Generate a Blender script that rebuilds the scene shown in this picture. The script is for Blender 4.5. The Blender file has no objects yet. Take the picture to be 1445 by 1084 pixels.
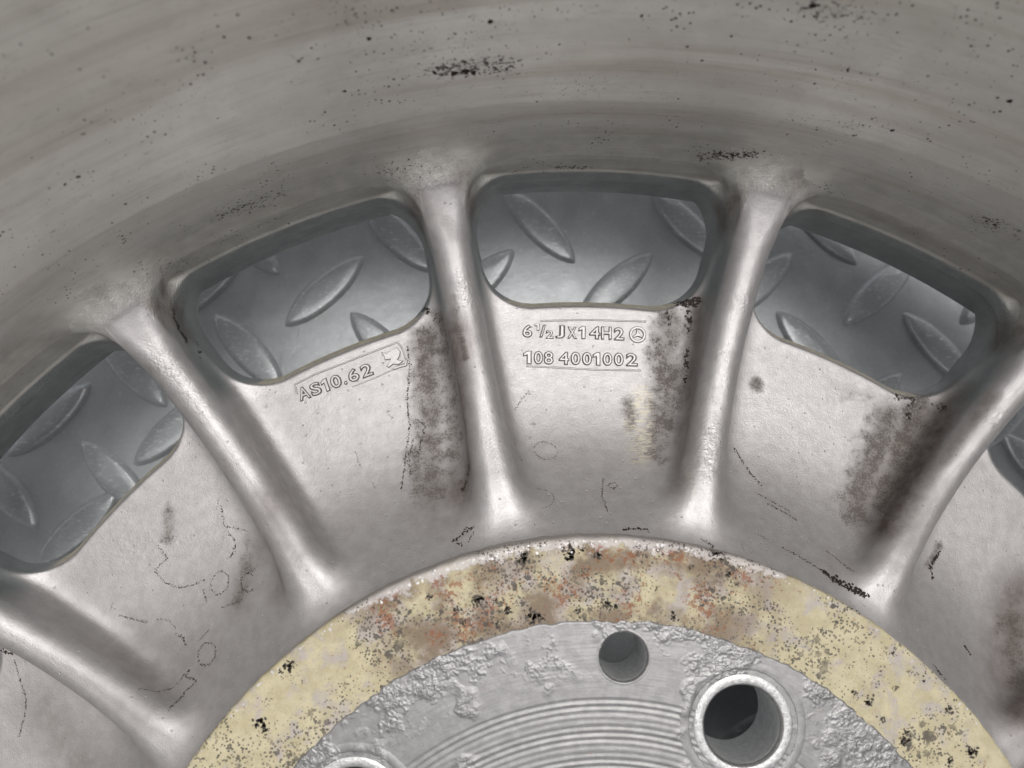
import bpy, math, random
import numpy as np
from mathutils import Vector, Matrix, Euler

random.seed(7); rng = np.random.default_rng(7)
MM = 0.001
sc = bpy.context.scene
col = sc.collection

# ------------------------------------------------------------------ camera
CAM = np.array([-17.13, 98.07, 131.66])            # millimetres, wheel frame (z = 0 is the hub mounting pad)
CROT = np.radians([4.47, -1.69, -1.09])
FPX = 1085.0                                        # focal length in pixels of the 1445 px wide photograph
cam_d = bpy.data.cameras.new('camera')
cam_d.sensor_width = 36.0; cam_d.lens = FPX * 36.0 / 1445.0
cam_d.clip_start = 0.002; cam_d.clip_end = 50.0
cam_d.dof.use_dof = True; cam_d.dof.focus_distance = 0.145; cam_d.dof.aperture_fstop = 19.0
cam = bpy.data.objects.new('camera', cam_d); col.objects.link(cam)
cam.location = Vector(CAM * MM); cam.rotation_euler = Euler([float(a) for a in CROT], 'XYZ')
sc.camera = cam

# ------------------------------------------------------------------ light
SUN_ELEV, SUN_AZ = 80.0, 60.0                        # soft overcast light from the far side (+Y) of the wheel
w = bpy.data.worlds.new("World"); sc.world = w; w.use_nodes = True
nt = w.node_tree; bg = nt.nodes['Background']
sky = nt.nodes.new('ShaderNodeTexSky'); sky.sky_type = 'NISHITA'; sky.sun_disc = False
sky.sun_elevation = math.radians(SUN_ELEV); sky.sun_rotation = math.radians(SUN_AZ)
sky.dust_density = 6.0; sky.ozone_density = 1.0; sky.air_density = 1.0
hs = nt.nodes.new('ShaderNodeHueSaturation'); hs.inputs['Saturation'].default_value = 0.15
nt.links.new(sky.outputs[0], hs.inputs['Color']); nt.links.new(hs.outputs[0], bg.inputs[0])
bg.inputs[1].default_value = 0.15
sun_d = bpy.data.lights.new('sun', 'SUN'); sun_d.energy = 0.75; sun_d.angle = math.radians(60)
sun_d.color = (1.0, 0.955, 0.93)
sun = bpy.data.objects.new('sun', sun_d); col.objects.link(sun)
dirv = Vector((math.sin(math.radians(SUN_AZ)) * math.cos(math.radians(SUN_ELEV)),
               math.cos(math.radians(SUN_AZ)) * math.cos(math.radians(SUN_ELEV)), math.sin(math.radians(SUN_ELEV))))
sun.rotation_euler = dirv.to_track_quat('Z', 'Y').to_euler(); sun.location = dirv * 2
sc.view_settings.view_transform = 'Standard'; sc.view_settings.look = 'None'
sc.view_settings.exposure = 0.16; sc.view_settings.gamma = 1.0
sc.render.engine = 'CYCLES'; sc.cycles.use_adaptive_sampling = True; sc.cycles.adaptive_threshold = 0.03; sc.cycles.max_bounces = 8; sc.cycles.diffuse_bounces = 5; sc.cycles.glossy_bounces = 4; sc.cycles.transmission_bounces = 2
sc.render.resolution_x = 1024; sc.render.resolution_y = 768

# ------------------------------------------------------------------ wheel shape as a distance field (mm)
PH = 2.06                                           # azimuth (deg, clockwise from +Y) of the upper window
def rib_az(k): return PH + 12 + 24 * k
FLOOR_Z = -72.0

def smin(a, b, k):
    h = np.clip(k - np.abs(a - b), 0, None) / k
    return np.minimum(a, b) - h * h * h * k / 6.0
def smax(a, b, k): return -smin(-a, -b, k)

ZT_R = [76, 80, 84, 88, 92, 96, 100, 105, 110, 116, 122, 127, 134, 142, 151, 165]
ZT_Z = [-3.6, -6.0, -9.4, -13.0, -16.2, -18.8, -20.7, -22.2, -23.1, -23.8, -24.3, -24.6, -23.0, -19, -15, -12]
ZB_R = [76, 86, 100, 112, 122, 127, 140, 151, 165]
ZB_Z = [-12, -14, -25, -27.6, -28.2, -28.6, -26.5, -23, -22.5]
from functools import lru_cache
def spl(xs, ys):                                   # smooth table: dense monotone-ish resample
    X = np.arange(70, 176, .25); Y = np.interp(X, xs, ys)
    kk = np.exp(-0.5 * (np.arange(-24, 25) / 7.0) ** 2); kk /= kk.sum()
    Y = np.convolve(np.pad(Y, 24, mode='edge'), kk, 'valid')
    return X, Y
ZTX, ZTY = spl(ZT_R, ZT_Z); ZBX, ZBY = spl(ZB_R, ZB_Z)
ZTG = np.gradient(ZTY, ZTX)
RBZ = [-40, -15.5, -14.5, -4.2, -3.2, 4, 12, 20, 30, 40, 50, 58, 66, 74, 84, 100, 112, 118, 123]
RBR = [151.0, 151.2, 151.4, 152.3, 152.4, 152.6, 153.0, 154.2, 156.2, 158.6, 161.6, 164.5, 168.2, 171.5, 172.8, 173.6, 175, 180, 184]
def ribz(r):
    t = (r - 86) / 66.0
    return -7.63 - 24.86 * t + 28.17 * t * t - 0.05 * np.clip(94 - r, 0, 14) ** 2

def sdf(r, a, z):                                   # a: radians from the nearest rib, z in mm
    s = np.abs(r * np.sin(a))
    zt = np.interp(r, ZTX, ZTY); zg = np.interp(r, ZTX, ZTG); zb = np.interp(r, ZBX, ZBY)
    plate = smax((z - zt) / np.sqrt(1 + zg * zg), zb - z, 1.2)
    wdt = np.interp(r, [80, 88, 96, 106, 120, 138, 146, 154], [4.9, 4.4, 4.0, 3.7, 3.5, 3.6, 5.2, 7.8])
    zr = ribz(r)
    wdt = wdt + 0.05 * np.clip(zr - z, 0, 20)
    R = 3.3
    dx = s - (wdt - R); dz = z - (zr - R)
    rib = np.hypot(np.clip(dx, 0, None), np.clip(dz, 0, None)) + np.minimum(np.maximum(dx, dz), 0) - R
    rib = smax(rib, zb - z, 1.2)
    body = smin(plate, rib, np.interp(r, [84, 92, 102], [9.5, 8.0, 6.0]))
    rb = np.interp(z, RBZ, RBR)
    barrel = rb - r
    body = smin(body, smax(barrel, -28 - z, 1.0), 12.0 * np.clip((z + 14.5) / 6, 0.1, 1))
    # window opening
    dr = 0.10 * np.clip(-15 - z, -4, 14)
    Rc = 9.2; rlo = 125.8; rhi = 151.1 + 0 * z
    ws = 4.5 + dr
    ex = ws + Rc - s
    rl = rlo + .42 * np.clip(-24.3 - z, 0, 5) + dr * .2; rh = rhi - dr * .7
    er = np.maximum(rl - r, r - rh) + Rc
    win = np.hypot(np.clip(ex, 0, None), np.clip(er, 0, None)) + np.minimum(np.maximum(ex, er), 0) - Rc
    kk = np.where(r < 138, 0.8, 0.7)
    body = smax(body, -win, kk)
    return body

def sdf_xyz(x, y, z):
    r = np.hypot(x, y); th = np.arctan2(x, y) - math.radians(PH + 12)
    p = math.radians(24); a = th - np.round(th / p) * p
    return sdf(r, a, z)

def grad_xyz(x, y, z, e=0.05):
    g = np.stack([sdf_xyz(x + e, y, z) - sdf_xyz(x - e, y, z), sdf_xyz(x, y + e, z) - sdf_xyz(x, y - e, z),
                  sdf_xyz(x, y, z + e) - sdf_xyz(x, y, z - e)], -1)
    return g / np.maximum(np.linalg.norm(g, axis=-1, keepdims=True), 1e-9)

# --- rays from the camera to the real surfaces, used once to find where the marks sit on the wheel
def rotm(rx, ry, rz):
    c, s = math.cos, math.sin
    X = np.array([[1, 0, 0], [0, c(rx), -s(rx)], [0, s(rx), c(rx)]]); Y = np.array([[c(ry), 0, s(ry)], [0, 1, 0], [-s(ry), 0, c(ry)]])
    Z = np.array([[c(rz), -s(rz), 0], [s(rz), c(rz), 0], [0, 0, 1]]); return Z @ Y @ X
RM = rotm(*CROT)
def ray(uv):
    uv = np.atleast_2d(np.asarray(uv, float))
    d = np.stack([(uv[:, 0] - 722.5) / FPX, -(uv[:, 1] - 542) / FPX, -np.ones(len(uv))], 1)
    d /= np.linalg.norm(d, axis=1, keepdims=True)
    return d @ RM.T
def scene_d(P):
    x, y, z = P[:, 0], P[:, 1], P[:, 2]; r = np.hypot(x, y)
    d = np.where((z < 14) & (r < 159), sdf_xyz(x, y, z), 1e3)
    d = np.minimum(d, np.where(r < 82, z, 1e3))
    d = np.minimum(d, (np.interp(z, RBZ, RBR) - r) * .9 + np.where(z < 2, 1e3, 0))
    return np.minimum(d, z - FLOOR_Z)
def at(uv):
    d = ray(uv); t = np.full(len(d), 20.0)
    for _ in range(160):
        t += np.clip(scene_d(CAM + d * t[:, None]), -2, 30) * 0.7
    return CAM + d * t[:, None]
def drop(xy, z0=14.0):                              # height of the wheel surface below points (x, y)
    xy = np.asarray(xy, float); z = np.full(len(xy), z0)
    for _ in range(90):
        z -= np.clip(sdf_xyz(xy[:, 0], xy[:, 1], z), -2, 30) * 0.8
    return z

# ------------------------------------------------------------------ mesh helpers
def tag(o, label=None, cat=None, group=None, kind=None):
    if label: o['label'] = label
    if cat: o['category'] = cat
    if group: o['group'] = group
    if kind: o['kind'] = kind
    return o
def mesh_obj(name, V, F, mats, parent=None, normals=None, matidx=None, attrs=None, smooth=True):
    me = bpy.data.meshes.new(name)
    V = np.asarray(V, float) * MM
    if isinstance(F, np.ndarray):
        n = len(F); k = F.shape[1]
        me.vertices.add(len(V)); me.vertices.foreach_set('co', V.astype(np.float32).ravel())
        me.loops.add(n * k); me.loops.foreach_set('vertex_index', F.astype(np.int32).ravel())
        me.polygons.add(n); me.polygons.foreach_set('loop_start', np.arange(0, n * k, k, dtype=np.int32))
        me.update(calc_edges=True)
    else:
        me.from_pydata(V.tolist(), [], [tuple(int(i) for i in f) for f in F])
    for m in (mats if isinstance(mats, (list, tuple)) else [mats]): me.materials.append(m)
    if matidx is not None: me.polygons.foreach_set('material_index', np.asarray(matidx, np.int32))
    me.polygons.foreach_set('use_smooth', np.full(len(me.polygons), smooth))
    if attrs:
        for k_, v_ in attrs.items():
            at_ = me.attributes.new(k_, 'FLOAT', 'POINT'); at_.data.foreach_set('value', np.asarray(v_, np.float32))
    me.update()
    if normals is not None: me.normals_split_custom_set_from_vertices(np.asarray(normals, float).tolist())
    o = bpy.data.objects.new(name, me); col.objects.link(o)
    if parent is not None: o.parent = parent
    return o
def lathe(prof, n=180, c=(0, 0), closed=False, a0=0.0, a1=2 * math.pi, jit=None):
    P = np.asarray(prof, float); m = len(P); full = abs(a1 - a0 - 2 * math.pi) < 1e-6
    A = np.linspace(a0, a1, n, endpoint=not full)
    rr = np.repeat(P[None, :, 0], n, 0); zz = np.repeat(P[None, :, 1], n, 0)
    if jit is not None: rr, zz = jit(rr, zz, A)
    V = np.stack([c[0] + rr * np.sin(A)[:, None], c[1] + rr * np.cos(A)[:, None], zz], -1).reshape(-1, 3)
    F = []
    nn = n if full else n - 1
    i = np.arange(nn)[:, None]; j = np.arange(m if closed else m - 1)[None, :]
    i2 = (i + 1) % n; j2 = (j + 1) % m
    F = np.stack([i * m + j, i2 * m + j, i2 * m + j2, i * m + j2], -1).reshape(-1, 4)
    return V, F

# ------------------------------------------------------------------ node helper
class NT:
    def __init__(s, name):
        s.m = bpy.data.materials.new(name); s.m.use_nodes = True; s.t = s.m.node_tree
        s.b = s.t.nodes['Principled BSDF']; s.tc = None
    def n(s, typ, **kw):
        nd = s.t.nodes.new(typ)
        for k, v in kw.items(): setattr(nd, k, v)
        return nd
    def put(s, sock, v):
        if hasattr(v, 'is_linked') or isinstance(v, bpy.types.NodeSocket): s.t.links.new(v, sock)
        else: sock.default_value = v
    def co(s, root):                               # wheel space in millimetres
        tc = s.n('ShaderNodeTexCoord'); tc.object = root
        vm = s.n('ShaderNodeVectorMath', operation='SCALE'); vm.inputs['Scale'].default_value = 1000.0
        s.t.links.new(tc.outputs['Object'], vm.inputs[0]); return vm.outputs[0]
    def vs(s, v, sc_):
        vm = s.n('ShaderNodeVectorMath', operation='MULTIPLY'); s.put(vm.inputs[0], v); vm.inputs[1].default_value = sc_; return vm.outputs[0]
    def sep(s, v):
        x = s.n('ShaderNodeSeparateXYZ'); s.put(x.inputs[0], v); return x.outputs
    def comb(s, x, y, z):
        c = s.n('ShaderNodeCombineXYZ'); s.put(c.inputs[0], x); s.put(c.inputs[1], y); s.put(c.inputs[2], z); return c.outputs[0]
    def ma(s, op, a, b=0.0, c=0.0, clamp=False):
        m = s.n('ShaderNodeMath', operation=op); m.use_clamp = clamp
        s.put(m.inputs[0], a); s.put(m.inputs[1], b); s.put(m.inputs[2], c); return m.outputs[0]
    def noise(s, v, scale, detail=3.0, rough=0.55, dist=0.0, off=None):
        nz = s.n('ShaderNodeTexNoise'); 
        if off is not None:
            vm = s.n('ShaderNodeVectorMath', operation='ADD'); s.put(vm.inputs[0], v); vm.inputs[1].default_value = (off, off * 1.7, off * .6); v = vm.outputs[0]
        s.put(nz.inputs['Vector'], v); nz.inputs['Scale'].default_value = scale; nz.inputs['Detail'].default_value = detail
        nz.inputs['Roughness'].default_value = rough; nz.inputs['Distortion'].default_value = dist; return nz.outputs['Fac']
    def vor(s, v, scale, feature='F1', out='Distance', rnd=1.0):
        nz = s.n('ShaderNodeTexVoronoi', feature=feature); s.put(nz.inputs['Vector'], v); nz.inputs['Scale'].default_value = scale
        nz.inputs['Randomness'].default_value = rnd; return nz.outputs[out]
    def step(s, v, a, b, lo=0.0, hi=1.0):
        m = s.n('ShaderNodeMapRange', interpolation_type='SMOOTHSTEP'); s.put(m.inputs[0], v)
        s.put(m.inputs[1], a); s.put(m.inputs[2], b); m.inputs[3].default_value = lo; m.inputs[4].default_value = hi; return m.outputs[0]
    def mix(s, f, a, b):
        m = s.n('ShaderNodeMix', data_type='RGBA'); s.put(m.inputs[0], f)
        for i, v in ((6, a), (7, b)):
            if isinstance(v, tuple): v = (*v[:3], 1.0)
            s.put(m.inputs[i], v)
        return m.outputs[2]
    def attr(s, name): 
        a = s.n('ShaderNodeAttribute'); a.attribute_name = name; return a.outputs['Fac']
    def bump(s, h, dist_mm, strength=1.0, prev=None):
        b = s.n('ShaderNodeBump'); b.inputs['Strength'].default_value = strength; b.inputs['Distance'].default_value = dist_mm * MM
        s.put(b.inputs['Height'], h)
        if prev is not None: s.t.links.new(prev, b.inputs['Normal'])
        return b.outputs[0]
    def done(s, color, rough, metal, normal=None, spec=None):
        s.put(s.b.inputs['Base Color'], (*color, 1.0) if isinstance(color, tuple) else color)
        s.put(s.b.inputs['Roughness'], rough); s.put(s.b.inputs['Metallic'], metal)
        if normal is not None: s.put(s.b.inputs['Normal'], normal)
        if spec is not None: s.put(s.b.inputs['Specular IOR Level'], spec)
        return s.m

# ------------------------------------------------------------------ roots
wheel = bpy.data.objects.new('alloy_wheel', None); col.objects.link(wheel)
tag(wheel, 'silver painted cast alloy car wheel lying face down on grey steel tread plate', 'wheel')

# ------------------------------------------------------------------ materials
DIRT = (0.022, 0.014, 0.011)
BAR_A = (0.46, 0.45, 0.42); BAR_B = (0.62, 0.61, 0.58)
def silver_material():
    s = NT('silver_paint'); v = s.co(wheel)
    big = s.noise(v, 0.06, 3); mid = s.noise(v, 0.45, 4, off=9); fine = s.noise(v, 3.2, 3, .6, off=31); grain = s.noise(v, 9.0, 2, .5, off=3)
    base = s.mix(s.step(mid, .3, .75), (0.345, 0.331, 0.329), (0.415, 0.40, 0.397))
    base = s.mix(s.step(grain, .35, .7, 0, .45), base, (0.51, 0.50, 0.495))
    ba = s.attr('barrel'); wa = s.attr('wall')
    sc_n = s.noise(s.vs(v, (1.6, .5, 1.0)), 1.1, 5, .7, 1.0, off=66)
    bb = s.step(s.ma('ADD', ba, s.ma('MULTIPLY', s.ma('SUBTRACT', sc_n, .5), 1.1)), .1, .9)
    bb = s.ma('MAXIMUM', s.ma('MULTIPLY', bb, s.step(ba, 0, .15)), s.step(ba, .85, 1.0))
    base = s.mix(bb, base, s.mix(s.step(s.noise(v, .35, 4, .62), .3, .7), BAR_A, BAR_B))
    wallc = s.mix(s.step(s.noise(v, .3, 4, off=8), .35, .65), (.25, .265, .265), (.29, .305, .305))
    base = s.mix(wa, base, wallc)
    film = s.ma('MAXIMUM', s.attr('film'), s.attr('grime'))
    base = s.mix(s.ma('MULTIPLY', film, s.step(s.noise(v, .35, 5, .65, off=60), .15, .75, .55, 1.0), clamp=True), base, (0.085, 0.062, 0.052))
    # speckled brake dust: grainy, ragged
    spk = s.attr('speck')
    g1 = s.noise(s.vs(v, (1.0, .8, .9)), 2.9, 4, .75, 0.0, off=14); g2 = s.noise(v, 0.42, 3, .6, off=90)
    g = s.ma('ADD', s.ma('MULTIPLY', g1, .60), s.ma('MULTIPLY', g2, .40))
    th = s.ma('SUBTRACT', 0.61, s.ma('MULTIPLY', spk, 0.175))
    sm = s.step(g, th, s.ma('ADD', th, .075))
    sof = s.step(s.ma('ADD', spk, s.ma('MULTIPLY', s.ma('SUBTRACT', g2, .5), .9)), .1, 1.0)
    base = s.mix(s.ma('MULTIPLY', sof, .78), base, (.13, .112, .098))
    sm = s.ma('MULTIPLY', sm, s.step(spk, .02, .12))
    base = s.mix(s.ma('MULTIPLY', sm, .62), base, (0.055, 0.042, 0.036))
    tan = s.attr('tan')
    tn = s.noise(s.vs(v, (.35, 1.5, 1.0)), 1.7, 3, .7, off=44)
    base = s.mix(s.ma('MULTIPLY', s.step(tn, .44, .62), s.step(tan, .05, .8)), base, (0.50, 0.46, 0.36))
    blk = s.attr('black')
    bn = s.ma('ADD', s.ma('MULTIPLY', g1, .35), s.ma('MULTIPLY', s.noise(v, .9, 3, .65, off=70), .65))
    bt = s.ma('SUBTRACT', .72, s.ma('MULTIPLY', blk, .31))
    bm = s.ma('MULTIPLY', s.step(bn, bt, s.ma('ADD', bt, .025)), s.step(blk, .05, .2))
    base = s.mix(bm, base, DIRT)
    base = s.mix(s.step(g1, .74, .78, 0, .3), base, (.12, .1, .09))
    dirty = s.ma('MAXIMUM', bm, s.ma('MAXIMUM', s.ma('MULTIPLY', sm, .9), s.ma('MULTIPLY', s.ma('MAXIMUM', film, sof), .6)))
    metal = s.ma('MULTIPLY', s.ma('SUBTRACT', 1.0, dirty), 0.66)
    rough = s.ma('ADD', s.ma('ADD', s.step(fine, .3, .7, .40, .50), s.ma('MULTIPLY', ba, .1)), s.ma('MULTIPLY', dirty, .35))
    dent = s.attr('dent')
    low = s.noise(v, .38, 2, .5, off=5)
    pit = s.step(s.vor(v, .42), .055, .10)
    h = s.ma('ADD', s.ma('MULTIPLY', low, .09), s.ma('MULTIPLY', fine, s.ma('ADD', .055, s.ma('MULTIPLY', ba, .16))))
    h = s.ma('ADD', h, s.ma('MULTIPLY', grain, .022)); h = s.ma('ADD', h, s.ma('MULTIPLY', s.ma('MULTIPLY', sc_n, s.step(ba, .02, .3)), .30))
    h = s.ma('ADD', h, s.ma('MULTIPLY', s.ma('MULTIPLY', dent, s.noise(v, .8, 3, .6, off=88)), .30))
    h = s.ma('ADD', h, s.ma('MULTIPLY', pit, .10))
    n1 = s.bump(h, 1.0, .9)
    return s.done(base, rough, metal, n1)

def barrel_material():
    s = NT('weathered_barrel'); v = s.co(wheel); x, y, z = s.sep(v)
    ang = s.ma('ARCTAN2', x, y); rad = s.ma('SQRT', s.ma('ADD', s.ma('MULTIPLY', x, x), s.ma('MULTIPLY', y, y)))
    cyl = s.comb(s.ma('MULTIPLY', ang, 9.0), z, rad)
    streak = s.ma('ADD', s.ma('MULTIPLY', s.noise(cyl, .16, 4, .55, .5), .5), s.ma('MULTIPLY', s.noise(v, .09, 5, .6, .6, off=52), .5)); st2 = s.noise(cyl, 1.6, 4, .6, off=17)
    base = s.mix(s.step(streak, .25, .75), BAR_A, BAR_B)
    base = s.mix(s.step(s.noise(cyl, .12, 4, .6, .3, off=40), .46, .70, 0, .65), base, (0.36, 0.305, 0.265))
    base = s.mix(s.step(st2, .55, .8, 0, .14), base, (.52, .51, .49))
    lath = s.noise(s.comb(s.ma('MULTIPLY', ang, 2.2), z, 0.0), 2.6, 3, .7, off=58)
    base = s.mix(s.step(lath, .56, .72, 0, .30), base, (.66, .65, .63)); base = s.mix(s.step(lath, .42, .30, 0, .28), base, (.25, .235, .215))
    low = s.step(z, -2, -16, 0, 1)
    base = s.mix(s.ma('MULTIPLY', s.step(z, 12, -6, 0, 1), s.step(s.noise(v, .25, 4, .6, off=77), .25, .7, .15, .5)), base, (0.27, 0.25, 0.225))  # base colour darkened low down, standing in for shade above the windows
    n_f = s.noise(s.comb(s.ma('MULTIPLY', ang, 60), z, rad), .9, 4, .7, off=3)
    base = s.mix(s.step(n_f, .52, .8, 0, .35), base, (.26, .235, .21)); base = s.mix(s.step(n_f, .45, .25, 0, .25), base, (.52, .51, .49))
    d1 = s.vor(v, .42); d2 = s.vor(v, 1.05)
    dens = s.noise(v, .07, 3, .6, off=33); sz = s.noise(v, .9, 2, off=12)
    s1 = s.step(s.ma('SUBTRACT', d1, s.ma('MULTIPLY', s.step(dens, .42, .7), .13)), 0.012, -0.02)
    s2 = s.step(s.ma('SUBTRACT', d2, s.ma('MULTIPLY', s.step(s.noise(v, .12, 4, .7, off=51), .46, .70), .27)), 0.01, -0.03)
    sp = s.ma('MAXIMUM', s1, s2)
    spk = s.attr('speck')
    g1 = s.noise(s.comb(s.ma('MULTIPLY', ang, 120), z, rad), 1.5, 4, .75, .2, off=14)
    th = s.ma('SUBTRACT', 0.78, s.ma('MULTIPLY', spk, 0.36))
    sm = s.ma('MULTIPLY', s.step(g1, th, s.ma('ADD', th, .05)), s.step(spk, .04, .2))
    sp = s.ma('MAXIMUM', sp, sm)
    base = s.mix(s.ma('MULTIPLY', sp, .9), base, (.035, .024, .02))
    h = s.ma('ADD', s.ma('MULTIPLY', s.noise(cyl, .9, 4, .55, off=5), .3), s.ma('MULTIPLY', s.noise(v, 1.6, 4, .6, off=2), .5))
    n1 = s.bump(h, .09, .7)
    return s.done(base, s.ma('ADD', s.step(streak, .3, .7, .50, .38), s.ma('MULTIPLY', sp, .3)), s.ma('MULTIPLY', s.ma('SUBTRACT', 1.0, sp), .55), n1)

def lip_material():
    s = NT('bare_lip_edge'); v = s.co(wheel)
    base = s.mix(s.step(s.noise(v, .8, 4), .35, .65), (.56, .51, .40), (.42, .385, .31))
    return s.done(base, .55, .35, s.bump(s.noise(v, 2.5, 4), .08, .7))

def wall_material():
    s = NT('dull_window_wall'); v = s.co(wheel)
    base = s.mix(s.step(s.noise(v, .3, 4), .35, .65), (.23, .245, .24), (.34, .35, .34))
    return s.done(base, .42, .6, s.bump(s.noise(v, 1.6, 4), .06, .7))

def hub_material():
    s = NT('pitted_hub_silver'); v = s.co(wheel); x, y, z = s.sep(v)
    rad = s.ma('SQRT', s.ma('ADD', s.ma('MULTIPLY', x, x), s.ma('MULTIPLY', y, y)))
    ang = s.ma('ARCTAN2', x, y)
    base = s.mix(s.step(s.noise(v, .5, 5, .65), .35, .7), (.175, .172, .171), (.225, .222, .22))
    rust = s.ma('MULTIPLY', s.step(s.noise(v, .8, 5, .7, off=63), .66, .72), s.step(s.noise(v, .09, 2, off=4), .5, .6))
    base = s.mix(s.ma('MULTIPLY', rust, .5), base, (.33, .16, .10))
    # flaky pitted band near the rim of the face
    band = s.step(rad, 56.5, 63.5)
    patch = s.step(s.noise(v, .12, 4, .65, off=19), .46, .60, .05, 1.0)
    patch2 = s.step(s.noise(v, .13, 2, .5, off=49), .60, .70)
    m = s.ma('MAXIMUM', s.ma('MULTIPLY', band, patch), s.ma('MULTIPLY', patch2, .8))
    hh = s.noise(v, 1.0, 4, .55, .5, off=2)
    n1 = s.bump(s.ma('MULTIPLY', hh, m), .30, 1.0)
    circ = s.noise(s.comb(s.ma('MULTIPLY', ang, 6), rad, z), 2.2, 3, .6)
    n1 = s.bump(circ, .05, .6, n1); n1 = s.bump(s.noise(v, 5, 3), .025, .6, n1)
    return s.done(base, s.ma('SUBTRACT', .40, s.ma('MULTIPLY', m, .15)), .62, n1)

def yellow_material():
    s = NT('stained_yellow_primer'); v = s.co(wheel); x, y, z = s.sep(v)
    rad = s.ma('SQRT', s.ma('ADD', s.ma('MULTIPLY', x, x), s.ma('MULTIPLY', y, y))); ang = s.ma('ARCTAN2', x, y)
    base = s.mix(s.step(s.noise(v, .35, 5, .6), .35, .65), (.40, .355, .225), (.48, .43, .29))
    top = s.ma('MULTIPLY', s.step(ang, -.62, -.42), s.step(ang, .52, .28))     # dirtier arc
    gv = s.noise(v, .22, 6, .68, .4, off=25)
    lav = s.step(gv, s.ma('SUBTRACT', .50, s.ma('MULTIPLY', top, .07)), s.ma('SUBTRACT', .64, s.ma('MULTIPLY', top, .05)))
    base = s.mix(s.ma('MULTIPLY', lav, .75), base, (.37, .335, .335))
    brown = s.ma('MULTIPLY', s.step(s.noise(v, .16, 4, .6, off=81), .38, .62), s.ma('ADD', s.ma('MULTIPLY', top, .85), .05))
    base = s.mix(brown, base, (.165, .12, .08))
    base = s.mix(s.step(s.noise(v, 2.4, 4, .75, off=35), .5, .8, 0, .45), base, (.20, .175, .13))
    wht = s.ma('MULTIPLY', s.step(s.ma('ADD', rad, s.ma('MULTIPLY', s.noise(v, .33, 5, .7, off=6), 8)), s.ma('SUBTRACT', 86.2, s.ma('MULTIPLY', top, 2.2)), s.ma('SUBTRACT', 86.8, s.ma('MULTIPLY', top, 2.2))), 1.0)
    base = s.mix(s.ma('MULTIPLY', wht, .7), base, (.52, .49, .48))
    r1 = s.ma('ADD', s.ma('MULTIPLY', s.noise(v, 1.2, 5, .75, off=71), .6), s.ma('MULTIPLY', s.noise(v, .17, 3, off=38), .4))
    inb = s.step(rad, 81.3, 80.0)
    rust = s.step(r1, s.ma('SUBTRACT', .605, s.ma('MULTIPLY', top, .065)), s.ma('SUBTRACT', .65, s.ma('MULTIPLY', top, .065)))
    base = s.mix(s.ma('MULTIPLY', s.ma('MULTIPLY', rust, inb), .75), base, (.22, .075, .03))
    # black growth spots, clustered, several sizes
    cl = s.ma('ADD', s.noise(v, .10, 3, .6, off=95), s.ma('MULTIPLY', s.ma('SUBTRACT', top, .7), .05))
    wv = s.noise(v, 1.6, 3, .7, off=28)
    def spots(sc_, size, lo, hi):
        d = s.vor(v, sc_); d = s.ma('ADD', d, s.ma('MULTIPLY', s.ma('SUBTRACT', wv, .5), size * 2.4))
        th = s.ma('MULTIPLY', s.step(cl, lo, hi), size)
        return s.ma('MULTIPLY', s.step(d, th, s.ma('SUBTRACT', th, .05)), s.step(cl, lo, lo + .03))
    sp = s.ma('MAXIMUM', s.ma('MAXIMUM', spots(.22, .30, .50, .62), spots(.55, .30, .44, .58)), spots(1.9, .40, .35, .56))
    base = s.mix(s.ma('MULTIPLY', sp, s.step(s.noise(v, .5, 3, off=61), .3, .6, .45, .9)), base, (.06, .052, .045))
    h = s.ma('ADD', s.noise(v, 1.1, 5, .65, off=1), s.ma('MULTIPLY', s.ma('MAXIMUM', wht, lav), .35))
    n1 = s.bump(h, .28, .9); n1 = s.bump(s.noise(v, 4, 3), .05, .7, n1)
    return s.done(base, .62, s.ma('MULTIPLY', wht, .3), n1, .35)

def sleeve_material():
    s = NT('steel_sleeve'); v = s.co(wheel)
    base = s.mix(s.step(s.noise(v, 1.2, 5, .7), .4, .65), (.30, .30, .295), (.42, .42, .42))
    rust = s.step(s.noise(v, .9, 5, .7, off=13), .66, .72)
    base = s.mix(s.ma('MULTIPLY', rust, .6), base, (.28, .13, .07))
    return s.done(base, .34, .85, s.bump(s.noise(v, 2.6, 4, .65), .10, .8))
def chip_material():
    s = NT('chipped_groove'); v = s.co(wheel)
    g = s.noise(v, 1.9, 3, .7)
    base = s.mix(s.step(g, .44, .5), (.05, .045, .04), (.74, .74, .72))
    return s.done(base, .4, .5, s.bump(g, .3, 1.0))
def dark_steel():
    s = NT('bore_wall'); v = s.co(wheel)
    base = s.mix(s.step(s.noise(v, 1.0, 3), .35, .65), (.46, .47, .47), (.56, .565, .565))
    return s.done(base, .45, .35, s.bump(s.noise(v, 3, 2), .06, .8))

M_SIL = silver_material(); M_BAR = barrel_material(); M_LIP = lip_material(); M_WALL = wall_material()
M_HUB = hub_material(); M_YEL = yellow_material(); M_SLV = sleeve_material(); M_CHIP = chip_material(); M_BORE = dark_steel()
_s = NT('dirt_residue'); M_DIRT = _s.done(DIRT, .75, 0.0, None, .25)
_s = NT('letter_edge_grime'); M_EDGE = _s.done((.075, .066, .062), .65, .1)
_s = NT('letter_silver'); M_LET = _s.done(_s.mix(_s.step(_s.noise(_s.co(wheel), 2.5, 3), .3, .7), (.365, .355, .35), (.45, .44, .435)), .44, .68)
_s = NT('black_pit'); M_PIT = _s.done(_s.mix(_s.noise(_s.co(wheel), 2.0, 3), (.045, .04, .036), (.12, .105, .085)), .8, 0.0, None, .2)
_s = NT('lifted_flake'); M_FLAKE = _s.done(_s.mix(_s.noise(_s.co(wheel), 1.5, 3), (.34, .32, .31), (.62, .60, .60)), .45, .4)
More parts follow.
